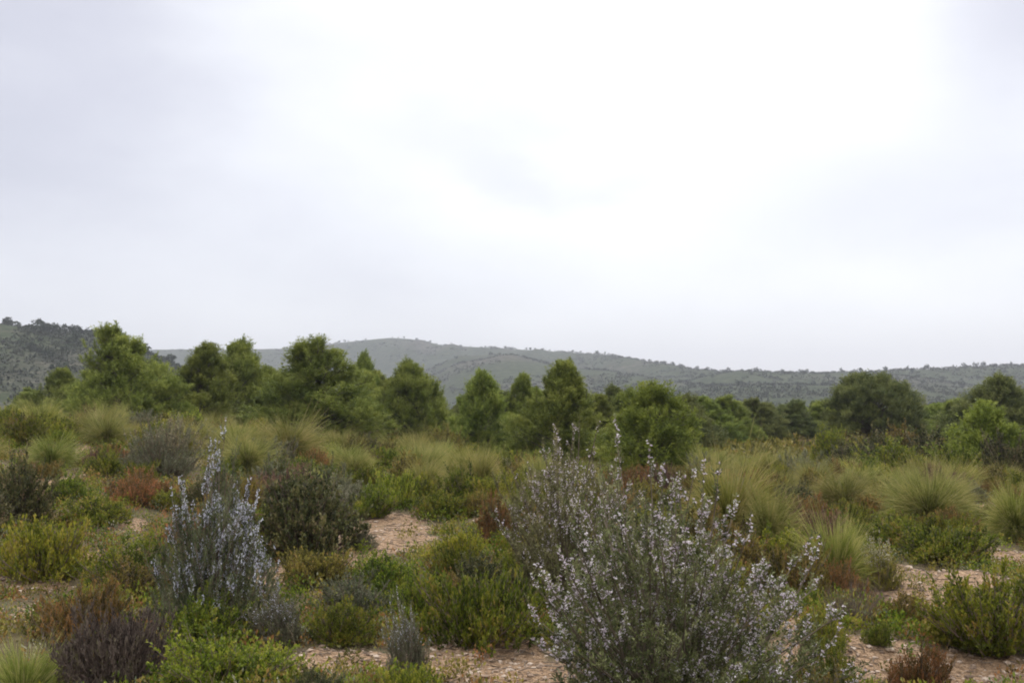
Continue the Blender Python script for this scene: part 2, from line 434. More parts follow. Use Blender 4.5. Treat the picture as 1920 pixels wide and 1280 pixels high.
def pine_small(seed, nq=260):
    """far hillside pine about 1 m tall in unit size: trunk and clumpy crown in one body"""
    global rng
    rng = np.random.default_rng(500 + seed)
    mb = MB()
    mb.tubes(np.array([[[0, 0, 0], [0.01, 0, .3], [0, .01, .7]]]), np.array([[.035, .03, .015]]), .1, 4)
    c = rng.normal(size=(16, 3)); c = unit(c) * rng.uniform(.3, 1, (16, 1)) ** .5 * np.array([.30, .30, .30]) + np.array([0, 0, .60])
    c[:, 2] += .12 * rng.normal(size=16) * .4
    i = rng.integers(0, 16, nq)
    P = c[i] + unit(rng.normal(size=(nq, 3))) * rng.uniform(.03, .16, (nq, 1))
    D = unit(P - np.array([0, 0, .45])) + rng.normal(size=(nq, 3)) * .5
    mb.leaves(P, D, .13, .075, .3 + rng.uniform(-.3, .3, 16)[i] + rng.normal(size=nq) * .12)
    return mb


def bush(R=.5, H=.5, seed=0, stems=60, twigs=10, leaves=14, L=.022, Wd=.007, tw=.14, up=.5, lob=.25, gap=.35, tipw=.25, flower=None, spire=0.0, inner=.2, shell=500, cone=0.0):
    """rounded shrub: stems from the root, twigs along them, leaves along the twigs, optional flowers"""
    global rng
    rng = np.random.default_rng(900 + seed)
    st, lf, fl = MB(), MB(), MB()
    az = rng.uniform(0, 2 * math.pi, stems); ce = rng.uniform(0, 1, stems) ** .8
    el = np.arcsin(np.clip(ce, .05, 1))
    d = np.stack([np.cos(az) * np.cos(el), np.sin(az) * np.cos(el), np.sin(el)], 1)
    lobes = unit(rng.normal(size=(9, 3)) * np.array([1, 1, .6]) + np.array([0, 0, .5]))
    g = np.max(d @ lobes.T, 1)
    k = 1 - lob + lob * 1.7 * smooth(.72, 1.0, g) + rng.normal(size=stems) * .07
    if spire: k = k * (1 + spire * rng.uniform(0, 1, stems) ** 4 * (d[:, 2] ** 1.2))
    E = d * np.array([R, R, H]) * k[:, None]
    E[:, 2] = np.maximum(E[:, 2], .02 * H)
    if cone: E[:, :2] *= (1 + .35 * cone - cone * np.clip(E[:, 2:] / H, 0, 1))
    A = rng.normal(size=(stems, 3)) * np.array([.09 * R, .09 * R, 0]); A[:, 2] = -.03
    Mi = (A + E) / 2 + np.stack([E[:, 0] * .10, E[:, 1] * .10, np.full(stems, -.02)], 1) + rng.normal(size=(stems, 3)) * .05 * R
    C = bez(A, Mi, E, 6)
    st.tubes(C, np.array([.009, .008, .006, .005, .0035, .002])[None] * (R / .5) ** .5 * rng.uniform(.7, 1.3, (stems, 1)), .5, 4)
    i = np.repeat(np.arange(stems), twigs); n = len(i)
    t = 1 - rng.uniform(0, 1, n) ** 1.3 * (1 - inner)
    P0 = bez_at(A[i], Mi[i], E[i], t)
    tg = unit(bez_at(A[i], Mi[i], E[i], np.minimum(1.1, t + .08)) - P0)
    td = unit(tg * .8 + unit(rng.normal(size=(n, 3))) * .8 + np.array([0, 0, up]))
    tl = tw * rng.uniform(.45, 1.25, n)
    tl[::twigs] *= 1.2
    if shell:
        az2 = rng.uniform(0, 2 * math.pi, shell); e2 = np.arcsin(rng.uniform(-.02, 1, shell))
        d2 = np.stack([np.cos(az2) * np.cos(e2), np.sin(az2) * np.cos(e2), np.sin(e2)], 1)
        k2 = 1 - lob + lob * 1.5 * smooth(.72, 1.0, np.max(d2 @ lobes.T, 1))
        k2 = k2 * (.92 - .45 * rng.uniform(0, 1, shell) ** 2.2) - tw * .35 / R
        S0 = d2 * np.array([R, R, H]) * k2[:, None]; S0[:, 2] = np.maximum(S0[:, 2], 0.0)
        if cone: S0[:, :2] *= (1 + .35 * cone - cone * np.clip(S0[:, 2:] / H, 0, 1))
    P0[::twigs] = E[i[::twigs]]; td[::twigs] = unit(tg[::twigs] + np.array([0, 0, up * .6]))
    if shell:
        P0 = np.vstack([P0, S0]); td = np.vstack([td, unit(d2 * .8 + unit(rng.normal(size=(shell, 3))) * .5 + np.array([0, 0, up]))])
        tl = np.concatenate([tl, tw * rng.uniform(.5, 1.15, shell)]); n += shell
    P1 = P0 + td * tl[:, None] + np.array([0, 0, .1]) * tl[:, None]
    Pm = (P0 + P1) / 2 - np.array([0, 0, .06]) * tl[:, None]
    st.tubes(np.stack([P0, Pm, P1], 1), np.array([[.0022, .0018, .001]]).repeat(n, 0), .6, 3)
    j = np.repeat(np.arange(n), leaves); m = len(j)
    s = rng.uniform(.08, 1.0, m)
    P = bez_at(P0[j], Pm[j], P1[j], s) + rng.normal(size=(m, 3)) * .003
    D = unit(td[j] * .75 + unit(rng.normal(size=(m, 3))) * .85 + np.array([0, 0, .25]))
    tint = gap + np.repeat(rng.uniform(-.30, .30, n), leaves) + tipw * (s - .5) + rng.normal(size=m) * .12
    lf.leaves(P, D, L * rng.uniform(.6, 1.25, m), Wd, tint)
    if flower:
        cnt, size, zmin, frac = flower
        w = (P0[:, 2] > zmin * H) & (rng.uniform(0, 1, n) < frac * smooth(zmin * H - .1, H * .8, P0[:, 2]) ** .7)
        cl = fbm(P0[:, 0] * 5 / R * .5 + 7, (P0[:, 1] + P0[:, 2]) * 5 / R * .5, seed + 5, 2)
        w &= cl > .36
        q = np.where(w)[0]
        if len(q):
            jj = np.repeat(q, cnt); s = rng.uniform(.25, 1.0, len(jj))
            Pf = bez_at(P0[jj], Pm[jj], P1[jj], s) + unit(rng.normal(size=(len(jj), 3))) * size * .7
            out = unit(rng.normal(size=(len(jj), 3)) + np.array([0, 0, .4]))
            base_t = rng.uniform(.1, .9, len(jj))
            for _ in range(3):     # three petals per flower
                fl.leaves(Pf, unit(out + rng.normal(size=(len(jj), 3)) * .8), size * rng.uniform(.7, 1.2, len(jj)), size * .6, base_t + rng.normal(size=len(jj)) * .08, .2)
    return st, lf, fl


def tussock(R=.55, H=.75, seed=0, n=2600, droop=.55, width=.0095, upright=.0):
    """esparto-like tussock: arching blades over a straw-coloured thatch"""
    global rng
    rng = np.random.default_rng(1500 + seed)
    g, s = MB(), MB()
    def blades(mb, n, hs, rs, w, t0, t1, dr):
        az = rng.uniform(0, 2 * math.pi, n); tilt = rng.uniform(0, 1, n) ** (.50 + upright) * 1.45
        lump = 1 + .16 * np.sin(az * 3 + seed) + .10 * np.sin(az * 5 + 2 * seed)
        Ln = (H * np.cos(tilt) + R * 1.15 * np.sin(tilt)) * lump * np.minimum(1.0, rng.uniform(.72, 1.22, n)) * rng.uniform(.94, 1.06, n) * hs
        d = np.stack([np.cos(az) * np.sin(tilt), np.sin(az) * np.sin(tilt), np.cos(tilt)], 1)
        b = np.stack([np.cos(az), np.sin(az), np.zeros(n)], 1) * rng.uniform(0, .26, (n, 1)) * R * rs
        b[:, 2] = -.02
        k = 6; t = np.linspace(0, 1, k)[None, :, None]
        C = b[:, None] + (d + rng.normal(size=(n, 3)) * .08)[:, None] * Ln[:, None, None] * t
        C = C + (rng.normal(size=(n, 3)) * .10 * Ln[:, None])[:, None] * t ** 2
        hx = np.stack([np.cos(az), np.sin(az), np.zeros(n)], 1)[:, None] * (.22 * dr * Ln[:, None, None]) * t ** 2.2
        C = C + hx; C[..., 2] -= (dr * rng.uniform(.3, 1.2, n)[:, None] * Ln[:, None] * .42) * t[..., 0] ** 2.6
        C[..., 2] = np.maximum(C[..., 2], -.02)
        Wd = w * np.array([.8, 1, .95, .8, .5, .15])[None] * rng.uniform(.7, 1.3, (n, 1))
        tint = t0 + (t1 - t0) * np.linspace(0, 1, k)[None] ** 1.5 + rng.normal(size=(n, 1)) * .22
        mb.strips(C, Wd, tint)
    blades(g, n, 1, 1, width, .12, .85, droop)
    blades(s, n // 3, .62, 1.1, width * 1.1, .3, .8, droop * 1.5)
    return g, s


# ------------------------------------------------------------------ library of shared meshes
LIB = {}
def reg(key, *parts): LIB.setdefault(key, []).append(parts)   # parts: (name, mesh)


for k, (H, R, nb, tf) in enumerate([(4.4, 1.75, 260, 22), (4.0, 1.45, 210, 22), (3.4, 1.55, 220, 22), (3.0, 1.35, 190, 22)]):
    t, c = pine(H, R, k, nb, 'cone', tufts=tf, top=[.98, .88, 1.2, .95][k])
    reg('pine', ('trunk', t.mesh('pine_trunk', M['bark'], True), 0), ('crown', c.mesh('pine_crown', M['pine']), 1))
t, c = pine(2.4, 1.0, 11, 150, 'cone', tufts=17, needle=.11, width=.016)
reg('young', ('trunk', t.mesh('pine_trunk', M['bark'], True), 0), ('crown', c.mesh('pine_crown', M['pine_light']), 1))
t, c = pine(4.2, 2.3, 21, 300, 'dome', tufts=30, needle=.14, width=.021)
reg('dome', ('trunk', t.mesh('pine_trunk', M['bark'], True), 0), ('crown', c.mesh('pine_crown', M['pine_dark']), 1))


def reg_bush(key, mat, wood='twig', petal=None, **kw):
    st, lf, fl = bush(**kw)
    ps = [('woody_base', st.mesh('shrub_wood', M[wood]), 0), ('foliage', lf.mesh('shrub_foliage', M[mat]), 1)]
    if fl.n: ps.append(('blossom', fl.mesh('shrub_blossom', M[petal]), 0))
    reg(key, *ps)


for k in range(4):      # low fine-leaved heath shrub
    reg_bush('heath', 'green', R=.42, H=.34, seed=k, stems=60, twigs=7, leaves=12, L=.028, Wd=.014, tw=.085, lob=.46, up=.6, shell=850)
for k in range(3):      # broader-leaved evergreen shrub
    reg_bush('broad', 'dark', R=.5, H=.52, seed=20 + k, stems=55, twigs=8, leaves=11, L=.036, Wd=.021, tw=.11, lob=.46, up=.35, shell=850)
for k in range(2):      # loose shrub with upright tips
    reg_bush('loose', 'grey', R=.38, H=.50, seed=40 + k, stems=42, twigs=11, leaves=16, L=.030, Wd=.010, tw=.11, lob=.4, up=.9, spire=.30, shell=450)
for k in range(2):      # low spreading cushion
    reg_bush('cushion', 'olive', R=.5, H=.26, seed=60 + k, stems=60, twigs=9, leaves=12, L=.024, Wd=.012, tw=.075, lob=.42, up=.6, shell=850)
for k in range(4):
    g, s = tussock(.55, .72, k, 4400 if k != 3 else 2800, droop=[.8, .95, .7, .5][k], upright=[-.05, -.1, .0, .2][k])
    reg('tussock', ('foliage', g.mesh('tussock_foliage', M['grass']), 1), ('dry_thatch', s.mesh('tussock_thatch', M['straw']), 0))
# the three large flowering rosemaries each have a form of their own
reg_bush('rosemary_left', 'rosemary_green', petal='lilac', R=.56, H=1.0, cone=.75, seed=81, stems=64, twigs=13, leaves=17, L=.024, Wd=.009, shell=2200, tw=.12, lob=.5, up=1.0, spire=.16, flower=(8, .016, .2, .80), inner=.2, tipw=.1)
reg_bush('rosemary_back', 'rosemary', petal='white_petal', R=.68, H=1.18, seed=88, stems=85, twigs=13, leaves=17, L=.026, Wd=.0085, shell=2000, tw=.12, lob=.30, up=1.0, spire=.10, flower=(5, .014, .25, .6), inner=.2, gap=.45, tipw=.2)
reg_bush('rosemary_front', 'rosemary', petal='white_petal', R=.74, H=1.06, seed=96, stems=105, twigs=14, leaves=17, L=.026, Wd=.0085, shell=2600, tw=.12, lob=.55, up=.9, spire=.22, flower=(8, .0145, .10, .75), inner=.2, tipw=.1)
reg_bush('rosemary_small', 'grey', petal='lilac', R=.30, H=.40, seed=99, stems=38, twigs=13, leaves=18, L=.020, Wd=.005, tw=.11, lob=.4, up=1.0, spire=.4, flower=(4, .010, .4, .5))
reg_bush('pale_headed', 'bright', petal='pale_tip', R=.36, H=.40, seed=103, stems=60, twigs=11, leaves=12, L=.020, Wd=.007, tw=.11, lob=.3, up=1.2, spire=.2, flower=(6, .014, .55, .8))
reg_bush('brown_headed', 'grey', petal='straw', R=.52, H=.56, seed=105, stems=80, twigs=12, leaves=12, L=.022, Wd=.007, tw=.13, lob=.35, up=.8, spire=.15, flower=(5, .018, .45, .75))
reg_bush('dead', 'brown', wood='twig', shell=0, R=.34, H=.42, seed=108, stems=55, twigs=12, leaves=2, L=.014, Wd=.004, tw=.16, lob=.4, up=.8)

PLACED = []


def plant(key, name, label, category, x, y, width=None, hgt=None, mat=None, var=None, group=None, rot=None, z=None, tilt=0.0, sink=0.0):
    """one plant: an Empty at its foot carrying copies of the library parts; width / hgt in metres"""
    vs = LIB[key]; vi = (var if var is not None else random.randrange(len(vs))) % len(vs); v = vs[vi]; dk = (key, vi)
    e = bpy.data.objects.new(name, None); COL.objects.link(e); e.empty_display_size = .1
    zz = float(height(x, y)) if z is None else z
    e.location = (x, y, zz - sink)
    e['label'] = label; e['category'] = category
    if group: e['group'] = group
    if dk not in DIM:
        co = np.empty(len(v[1][1].vertices if len(v) > 1 and v[1][0] != 'dry_thatch' else v[0][1].vertices) * 3, np.float32)
        (v[1][1] if v[1][0] != 'dry_thatch' else v[0][1]).vertices.foreach_get('co', co); co = co.reshape(-1, 3)
        DIM[dk] = (np.percentile(np.abs(co[:, :2]), 99) * 2, co[:, 2].max() if 'pine' in v[0][1].name else np.percentile(co[:, 2], 99.7))
    dw, dh = DIM[dk]
    sx = (width / dw) if width else 1.0; sz = (hgt / dh) if hgt else sx
    if not width: sx = sz
    e.scale = (sx, sx * random.uniform(.9, 1.1), sz)
    e.rotation_euler = (random.gauss(0, 1) * tilt, random.gauss(0, 1) * tilt, random.uniform(0, 6.28) if rot is None else rot)
    for (pn, me, main) in v:
        c = bpy.data.objects.new(pn, me); COL.objects.link(c); c.parent = e
        if main and mat:
            c.material_slots[0].link = 'OBJECT'; c.material_slots[0].material = M[mat]
    PLACED.append((x, y, (width or dw * sx) / 2))
    return e


DIM = {}


def at_px(key, name, label, category, px, top, base, w, **kw):
    """place by where its foot meets the ground in the photo; size from its measured extent"""
    h = ground_hit(px, base)
    x, y = h
    return plant(key, name, label, category, x, y, w / F * y, (base - top) / F * y, **kw)


# ------------------------------------------------------------------ pines of the belt (px, top py, width px, distance, variant, material, label)
PINES = [
    (237, 606, 172, 37, 0, 'pine', 'tall broad pine with a sparse spiky top, highest on the left of the belt'),
    (366, 638, 130, 39, 1, 'pine', 'pine with a thin tapering top, just right of the highest left pine'),
    (447, 626, 125, 43, 2, 'pine', 'slim-topped pine with an open spiky crown, left of the big dense pine'),
    (604, 631, 205, 36, 0, 'pine', 'big dense broad pine with a rounded dark top in front of the distant summit'),
    (684, 655, 62, 47, 3, 'pine', 'narrow pine leaning out behind the right shoulder of the big dense pine'),
    (786, 667, 112, 41, 2, 'pine', 'dark-topped pine standing left of the gap in the pine belt'),
    (906, 691, 112, 36, 3, 'pine', 'rounded pine standing right of the gap in the pine belt'),
    (966, 697, 76, 41, 1, 'pine', 'small pine squeezed between the rounded pine and the spiky-topped pine'),
    (1040, 673, 140, 32, 1, 'pine', 'pointed pine with a spiky top right behind the pale-flowered rosemary'),
    (1146, 717, 88, 44, 2, 'pine_dark', 'darker short pine between the spiky-topped pine and the fresh green pine'),
    (1232, 712, 158, 27, 3, 'pine_light', 'fresh green low pine with one thin leader shoot, above the maroon cushion shrub'),
    (1337, 741, 100, 46, 1, 'pine', 'small rounded pine just right of the fresh green low pine'),
    (1402, 748, 62, 56, 2, 'pine', 'first of the little hazy pines right of the small rounded pine'),
    (1446, 752, 66, 60, 3, 'pine_dark', 'little hazy pine halfway between the small rounded pine and the umbrella pine'),
    (1498, 758, 66, 66, 1, 'pine', 'little hazy pine nearest the left side of the umbrella pine'),
    (1858, 696, 128, 46, 2, 'pine_dark', 'dark greyish pine with a knobbly top near the right edge'),
    (1842, 748, 136, 25, 3, 'pine_light', 'bushy light green young pine standing in front of the dark greyish pine'),
    (1916, 730, 70, 50, 0, 'pine_dark', 'dark pine cut off by the right edge'),
    (102, 688, 96, 55, 1, 'pine', 'low light pine at the foot of the left hill'),
    (305, 672, 100, 47, 2, 'pine', 'pine filling the dip between the highest left pine and its thin-topped neighbour'),
    (512, 684, 110, 44, 3, 'pine', 'lower pine filling the dip left of the big dense pine'),
    (722, 692, 90, 50, 1, 'pine', 'low pine between the leaning narrow pine and the dark-topped pine'),
    (1092, 735, 70, 46, 0, 'pine', 'low pine just right of the spiky-topped pine'),
    (1290, 745, 66, 58, 0, 'pine', 'faint pine showing over the right shoulder of the fresh green pine'),
    (1745, 756, 70, 78, 2, 'pine_dark', 'hazy small pine just right of the umbrella pine'),
]
for (px, top, w, d, v, mt, lb) in PINES:
    x = (px - 960) / F * d
    z = float(height(x, d)); H = 1.03 * (EYE + d * (ray(px, top)[2] / ray(px, top)[1]) - z)
    key = 'young' if mt == 'pine_light' else 'pine'
    plant(key, 'pine_tree', lb, 'pine tree', x, d, w * 1.30 / F * d, H, mat=mt, var=v, group='young pines of the belt behind the scrub', z=z)
for (px, top, w, d) in [(180, 705, 110, 43), (275, 700, 120, 42), (335, 700, 100, 44), (400, 690, 110, 46), (470, 700, 120, 47), (545, 690, 110, 46), (655, 700, 120, 44), (745, 715, 110, 46),
                        (815, 722, 70, 50), (870, 745, 60, 62), (935, 725, 110, 42), (1000, 728, 110, 43), (1070, 745, 100, 42), (1115, 745, 90, 40), (1185, 738, 110, 42), (1275, 742, 120, 40), (1365, 748, 110, 48), (1425, 754, 100, 52),
                        (1475, 757, 100, 54), (1530, 758, 100, 58), (1745, 764, 100, 58), (1795, 755, 90, 50), (1885, 775, 90, 45), (60, 735, 90, 60), (130, 722, 90, 52)]:
    w *= 1.25; top -= 12
    x = (px - 960) / F * d; z = float(height(x, d))
    plant('pine', 'pine_tree', 'lower pine in the second row whose crown merges with its neighbours', 'pine tree', x, d, w / F * d, EYE + d * (760 - top) / F - z, mat=random.choice(['pine', 'pine', 'pine_dark']), group='second row pines of the belt', z=z)
d = 50; x = (1638 - 960) / F * d; z = float(height(x, d))
plant('dome', 'umbrella_pine', 'wide round-topped dark umbrella pine standing clear on the right', 'pine tree', x, d, 182 / F * d, EYE + d * 70 / F - z, z=z)
# hazy pines farther back, only their tops show
for i in range(34):
    px = [850, 862, 20, 60, 1180, 1365, 1425, 1475, 1530, 1560, 1730, 1770, 1790, 1810, 1700, 560, 650, 1000][i] if i < 18 else random.uniform(1260, 1960)
    d = random.uniform(62, 120); top = random.uniform(746, 766) if px > 1000 else random.uniform(738, 765)
    x = (px - 960) / F * d; z = float(height(x, d)); H = max(2.0, EYE + d * (760 - top) / F - z)
    plant('pine', 'distant_pine', 'small hazy pine half hidden behind the front row of pines', 'pine tree', x, d, H * random.uniform(.6, .9), H, mat=random.choice(['pine', 'pine_dark']), group='hazy pines behind the front row', z=z)

# ------------------------------------------------------------------ named foreground plants: key,name,label,category,px,top,base,w,mat,var
S = 'shrub'
NAMED = [
    ('rosemary_left', 'rosemary_shrub', 'tall spire-like rosemary covered in lilac-blue flowers on the left', 'rosemary', 388, 856, 1192, 270, None, 0),
    ('rosemary_back', 'rosemary_shrub', 'rounded pale-flowered rosemary with visible dark stems, behind the largest rosemary', 'rosemary', 1065, 828, 1128, 300, None, 0),
    ('rosemary_front', 'rosemary_shrub', 'largest sprawling rosemary with pinkish-white flowers at the bottom edge', 'rosemary', 1238, 893, 1330, 530, None, 0),
    ('rosemary_small', 'rosemary_shrub', 'small low grey rosemary with a few pale flowers beside the tall lilac rosemary', 'rosemary', 530, 1108, 1205, 125, None, 0),
    ('rosemary_small', 'rosemary_shrub', 'slim upright grey rosemary sprig on the bare soil at the bottom middle', 'rosemary', 768, 1130, 1268, 85, None, 0),
    ('broad', S, 'large dark evergreen shrub right of the tall lilac rosemary', 'shrub', 560, 868, 1040, 205, 'dark', 0),
    ('brown_headed', S, 'wide grey-brown shrub with dry pinkish seed heads on the left crest', 'shrub', 305, 782, 890, 165, None, 0),
    ('broad', S, 'dark olive shrub with browned top at the left edge beside the soil track', 'shrub', 42, 850, 985, 135, 'dark', 1),
    ('loose', S, 'light green shrub with upright pale tips just right of the soil track', 'shrub', 203, 826, 892, 84, 'green', 0),
    ('heath', S, 'yellow-green heath shrub low at the left with feathery shoots', 'shrub', 88, 975, 1085, 165, 'bright', 0),
    ('cushion', S, 'rust-tinged low mat of scrub beyond the tall lilac rosemary', 'shrub', 265, 880, 935, 120, 'rust', 0),
    ('heath', S, 'fresh green low shrub right of the soil track', 'shrub', 182, 925, 985, 125, 'green', 1),
    ('cushion', 'heather_shrub', 'large dark purplish-brown heather mound in the lower left', 'heather', 212, 1140, 1285, 205, 'heather', 1),
    ('heath', S, 'bright yellow-green shrub at the bottom edge below the tall lilac rosemary', 'shrub', 425, 1178, 1300, 275, 'bright', 2),
    ('heath', S, 'round vivid green shrub on top of the bare soil mound', 'shrub', 700, 902, 968, 96, 'green', 3),
    ('heath', S, 'yellow-green shrub touching the round vivid green one behind the soil mound', 'shrub', 742, 885, 950, 80, 'bright', 0),
    ('heath', S, 'reddish-brown shrub left of the pale-flowered rosemary', 'shrub', 930, 925, 1022, 95, 'rust', 1),
    ('dead', 'dead_shrub', 'rusty red dead twigs beside the reddish-brown shrub', 'dead shrub', 952, 955, 1025, 42, 'red', 0),
    ('heath', S, 'small yellow-green tuft of a shrub left of the rosemary stems', 'shrub', 955, 1035, 1098, 62, 'bright', 3),
    ('heath', S, 'large deep green shrub above the bare soil at the bottom middle', 'shrub', 900, 1075, 1205, 215, 'green', 0),
    ('heath', S, 'green shrub standing left of the large deep green one', 'shrub', 790, 1070, 1170, 130, 'green', 2),
    ('loose', S, 'grey-blue shrub with loose twigs below the soil mound', 'shrub', 655, 1075, 1160, 125, 'grey', 1),
    ('heath', S, 'dark green shrub at the upper edge of the stony bottom patch', 'shrub', 640, 1120, 1205, 130, 'green', 1),
    ('loose', S, 'small grey-green sprig growing on the side of the soil mound', 'shrub', 676, 982, 1030, 62, 'grey', 0),
    ('cushion', 'cushion_shrub', 'maroon cushion shrub with greenish top beyond the largest rosemary', 'shrub', 1240, 872, 940, 88, 'maroon', 0),
    ('dead', 'dead_shrub', 'bare grey twiggy dead shrub in front of the dark-topped pine', 'dead shrub', 748, 788, 828, 46, None, 0),
    ('broad', S, 'olive rounded shrub behind the bare twiggy dead shrub', 'shrub', 712, 797, 845, 70, 'olive', 2),
    ('broad', S, 'yellow-olive rounded shrub just right of the slim tussock', 'shrub', 836, 798, 858, 86, 'olive', 0),
    ('broad', S, 'leafy yellow-green shrub at the left end of the dark hedge-like row', 'shrub', 1556, 800, 865, 78, 'green', 0),
    ('dead', 'dead_shrub', 'small blackish dead shrub left of the leafy yellow-green one', 'dead shrub', 1519, 818, 852, 46, 'heather', 0),
    ('broad', S, 'reddish-tinted dark shrub in the middle of the row below the umbrella pine', 'shrub', 1640, 806, 885, 130, 'dark', 1),
    ('broad', S, 'dark green shrub touching the light green young pine', 'shrub', 1740, 806, 890, 150, 'dark', 2),
    ('broad', S, 'brown-tinged shrub at the top of the row right of the umbrella pine trunk', 'shrub', 1695, 798, 870, 120, 'olive', 1),
    ('broad', S, 'deep green shrub at the left front of the dark row, low and wide', 'shrub', 1590, 828, 893, 120, 'dark', 0),
    ('broad', S, 'deep green shrub of the dark row directly under the umbrella pine trunk', 'shrub', 1668, 822, 900, 150, 'green', 1),
    ('broad', S, 'dark shrub between the light green young pine and the right edge', 'shrub', 1895, 812, 905, 120, 'dark', 2),
    ('broad', S, 'olive-green shrub at the front of the dark row before the young pine', 'shrub', 1785, 835, 905, 110, 'green', 2),
    ('loose', S, 'pale upright sprig sticking up from the dark shrub row', 'shrub', 1717, 848, 905, 32, 'bright', 1),
    ('loose', S, 'small blue-grey shrub before the light green young pine', 'shrub', 1825, 897, 940, 52, 'grey', 0),
    ('pale_headed', S, 'yellow-green shrub with whitish seed heads right of the spiky tussock', 'shrub', 1650, 1012, 1105, 98, None, 0),
    ('dead', 'dead_shrub', 'small bright red dead shrub below the whitish-headed shrub', 'dead shrub', 1650, 1098, 1148, 42, 'red', 0),
    ('dead', 'dead_shrub', 'dark brown dead tangle at the foot of the spiky tussock', 'dead shrub', 1598, 1085, 1172, 110, 'brown', 0),
    ('heath', S, 'little isolated green shrub on the bare soil at the lower right', 'shrub', 1645, 1160, 1208, 58, 'green', 2),
    ('heath', S, 'large green shrub with yellow shoots at the lower right edge', 'shrub', 1862, 1060, 1222, 250, 'green', 3),
    ('heath', S, 'yellow-green shrub in front of the large lower right shrub', 'shrub', 1790, 1120, 1205, 110, 'bright', 1),
    ('heath', S, 'long green low shrub above the bare slope on the right', 'shrub', 1765, 985, 1052, 190, 'green', 0),
    ('heath', S, 'bright green shrub just right of the largest rosemary', 'shrub', 1540, 1138, 1215, 95, 'bright', 3),
    ('heath', S, 'green and red tinged shrub at the bottom edge right of the largest rosemary', 'shrub', 1725, 1205, 1300, 115, 'rust', 2),
    ('loose', S, 'dark green upright shrub at the bottom edge on the right soil', 'shrub', 1560, 1195, 1310, 110, 'green', 1),
    ('heath', S, 'olive shrub under the left branches of the tall lilac rosemary', 'shrub', 250, 1050, 1130, 150, 'olive', 1),
    ('broad', S, 'dark green shrub at the foot of the tall lilac rosemary', 'shrub', 370, 1110, 1215, 170, 'green', 2),
    ('heath', S, 'yellowish shrub with rusty tips left of the lower soil mound', 'shrub', 595, 1030, 1090, 140, 'olive', 0),
]
for (key, nm, lb, cat, px, top, base, w, mt, v) in NAMED:
    at_px(key, nm, lb, cat, px, top, base, w, mat=mt, var=v, group={'rosemary_shrub': 'rosemary shrubs in flower', 'dead_shrub': 'dead shrubs', 'shrub': 'shrubs of the scrub'}.get(nm))

T = [
    (540, 776, 858, 145, 'grass', 1, 'large rounded pale tussock on the crest in front of the big dense pine'),
    (408, 770, 818, 80, 'grass', 0, 'small domed tussock left of the large rounded pale one'),
    (478, 768, 812, 60, 'grass', 2, 'greyish little tussock between the two domed tussocks'),
    (200, 772, 832, 95, 'grass', 1, 'soft round tussock on the left crest before the highest pine'),
    (75, 748, 812, 100, 'grass_green', 0, 'yellow-green tussock near the left edge of the crest'),
    (290, 758, 802, 120, 'grass', 0, 'pale tussock behind the wide grey-brown seed-head shrub'),
    (140, 745, 800, 80, 'grass', 2, 'tussock between the left edge tussock and the soft round one'),
    (778, 804, 874, 62, 'grass', 2, 'slim yellowish tussock in front of the dark-topped pine'),
    (900, 832, 925, 96, 'grass', 0, 'round upright tussock left of the pale-flowered rosemary'),
    (664, 836, 896, 90, 'grass', 1, 'yellow tussock behind the bare soil mound'),
    (1365, 848, 1015, 170, 'grass_green', 2, 'tallest green tussock, right behind the largest rosemary'),
    (1440, 905, 1030, 120, 'grass', 1, 'drooping golden tussock leaning on the tallest green one'),
    (1525, 858, 925, 84, 'grass', 0, 'round tussock in front of the leafy yellow-green shrub'),
    (1582, 876, 958, 135, 'grass', 1, 'wide soft tussock in the middle of the right scrub'),
    (1742, 868, 985, 175, 'grass', 0, 'wide domed tussock with pale tips before the dark shrub row'),
    (1905, 900, 1005, 125, 'grass_green', 0, 'green tussock cut by the right edge'),
    (1568, 955, 1102, 150, 'grass_green', 3, 'spiky fan-shaped tussock next to the whitish-headed shrub'),
    (40, 1195, 1330, 170, 'grass_green', 3, 'fine arching grass clump in the bottom left corner'),
    (1330, 835, 905, 90, 'grass', 2, 'golden tussock behind the tallest green one'),
    (1680, 900, 965, 90, 'grass', 2, 'tussock tucked against the left flank of the wide domed one'),
]
for (px, top, base, w, mt, v, lb) in T:
    at_px('tussock', 'grass_tussock', lb, 'grass tussock', px, top, base, w, mat=mt, var=v, group='esparto grass tussocks')

# ------------------------------------------------------------------ unnamed scrub that fills the plateau
def free(x, y, r, k=.55):
    for (a, b, q) in PLACED:
        if (a - x) ** 2 + (b - y) ** 2 < ((r + q) * k) ** 2: return False
    return True


KINDS = [
    ('heath', 'low_shrub', 'green', 'low green shrub in the unbroken scrub, one of many alike', 'green low shrubs', 26),
    ('heath', 'low_shrub', 'olive', 'low olive-yellow shrub in the unbroken scrub, one of many alike', 'olive low shrubs', 26),
    ('cushion', 'low_shrub', 'rust', 'low rust-tinged shrub in the unbroken scrub, one of many alike', 'rusty low shrubs', 8),
    ('heath', 'low_shrub', 'bright', 'low yellow-green shrub in the unbroken scrub, one of many alike', 'yellow-green low shrubs', 16),
    ('loose', 'low_shrub', 'grey', 'loose grey-green shrub in the unbroken scrub, one of many alike', 'grey low shrubs', 7),
    ('broad', 'low_shrub', 'dark', 'low dark shrub in the unbroken scrub, one of many alike', 'dark low shrubs', 7),
    ('cushion', 'low_shrub', 'brown', 'low brown withered shrub in the unbroken scrub, one of many alike', 'brown low shrubs', 4),
]
KW = np.array([k[-1] for k in KINDS], float); KW /= KW.sum()
count = 0; tries = 0
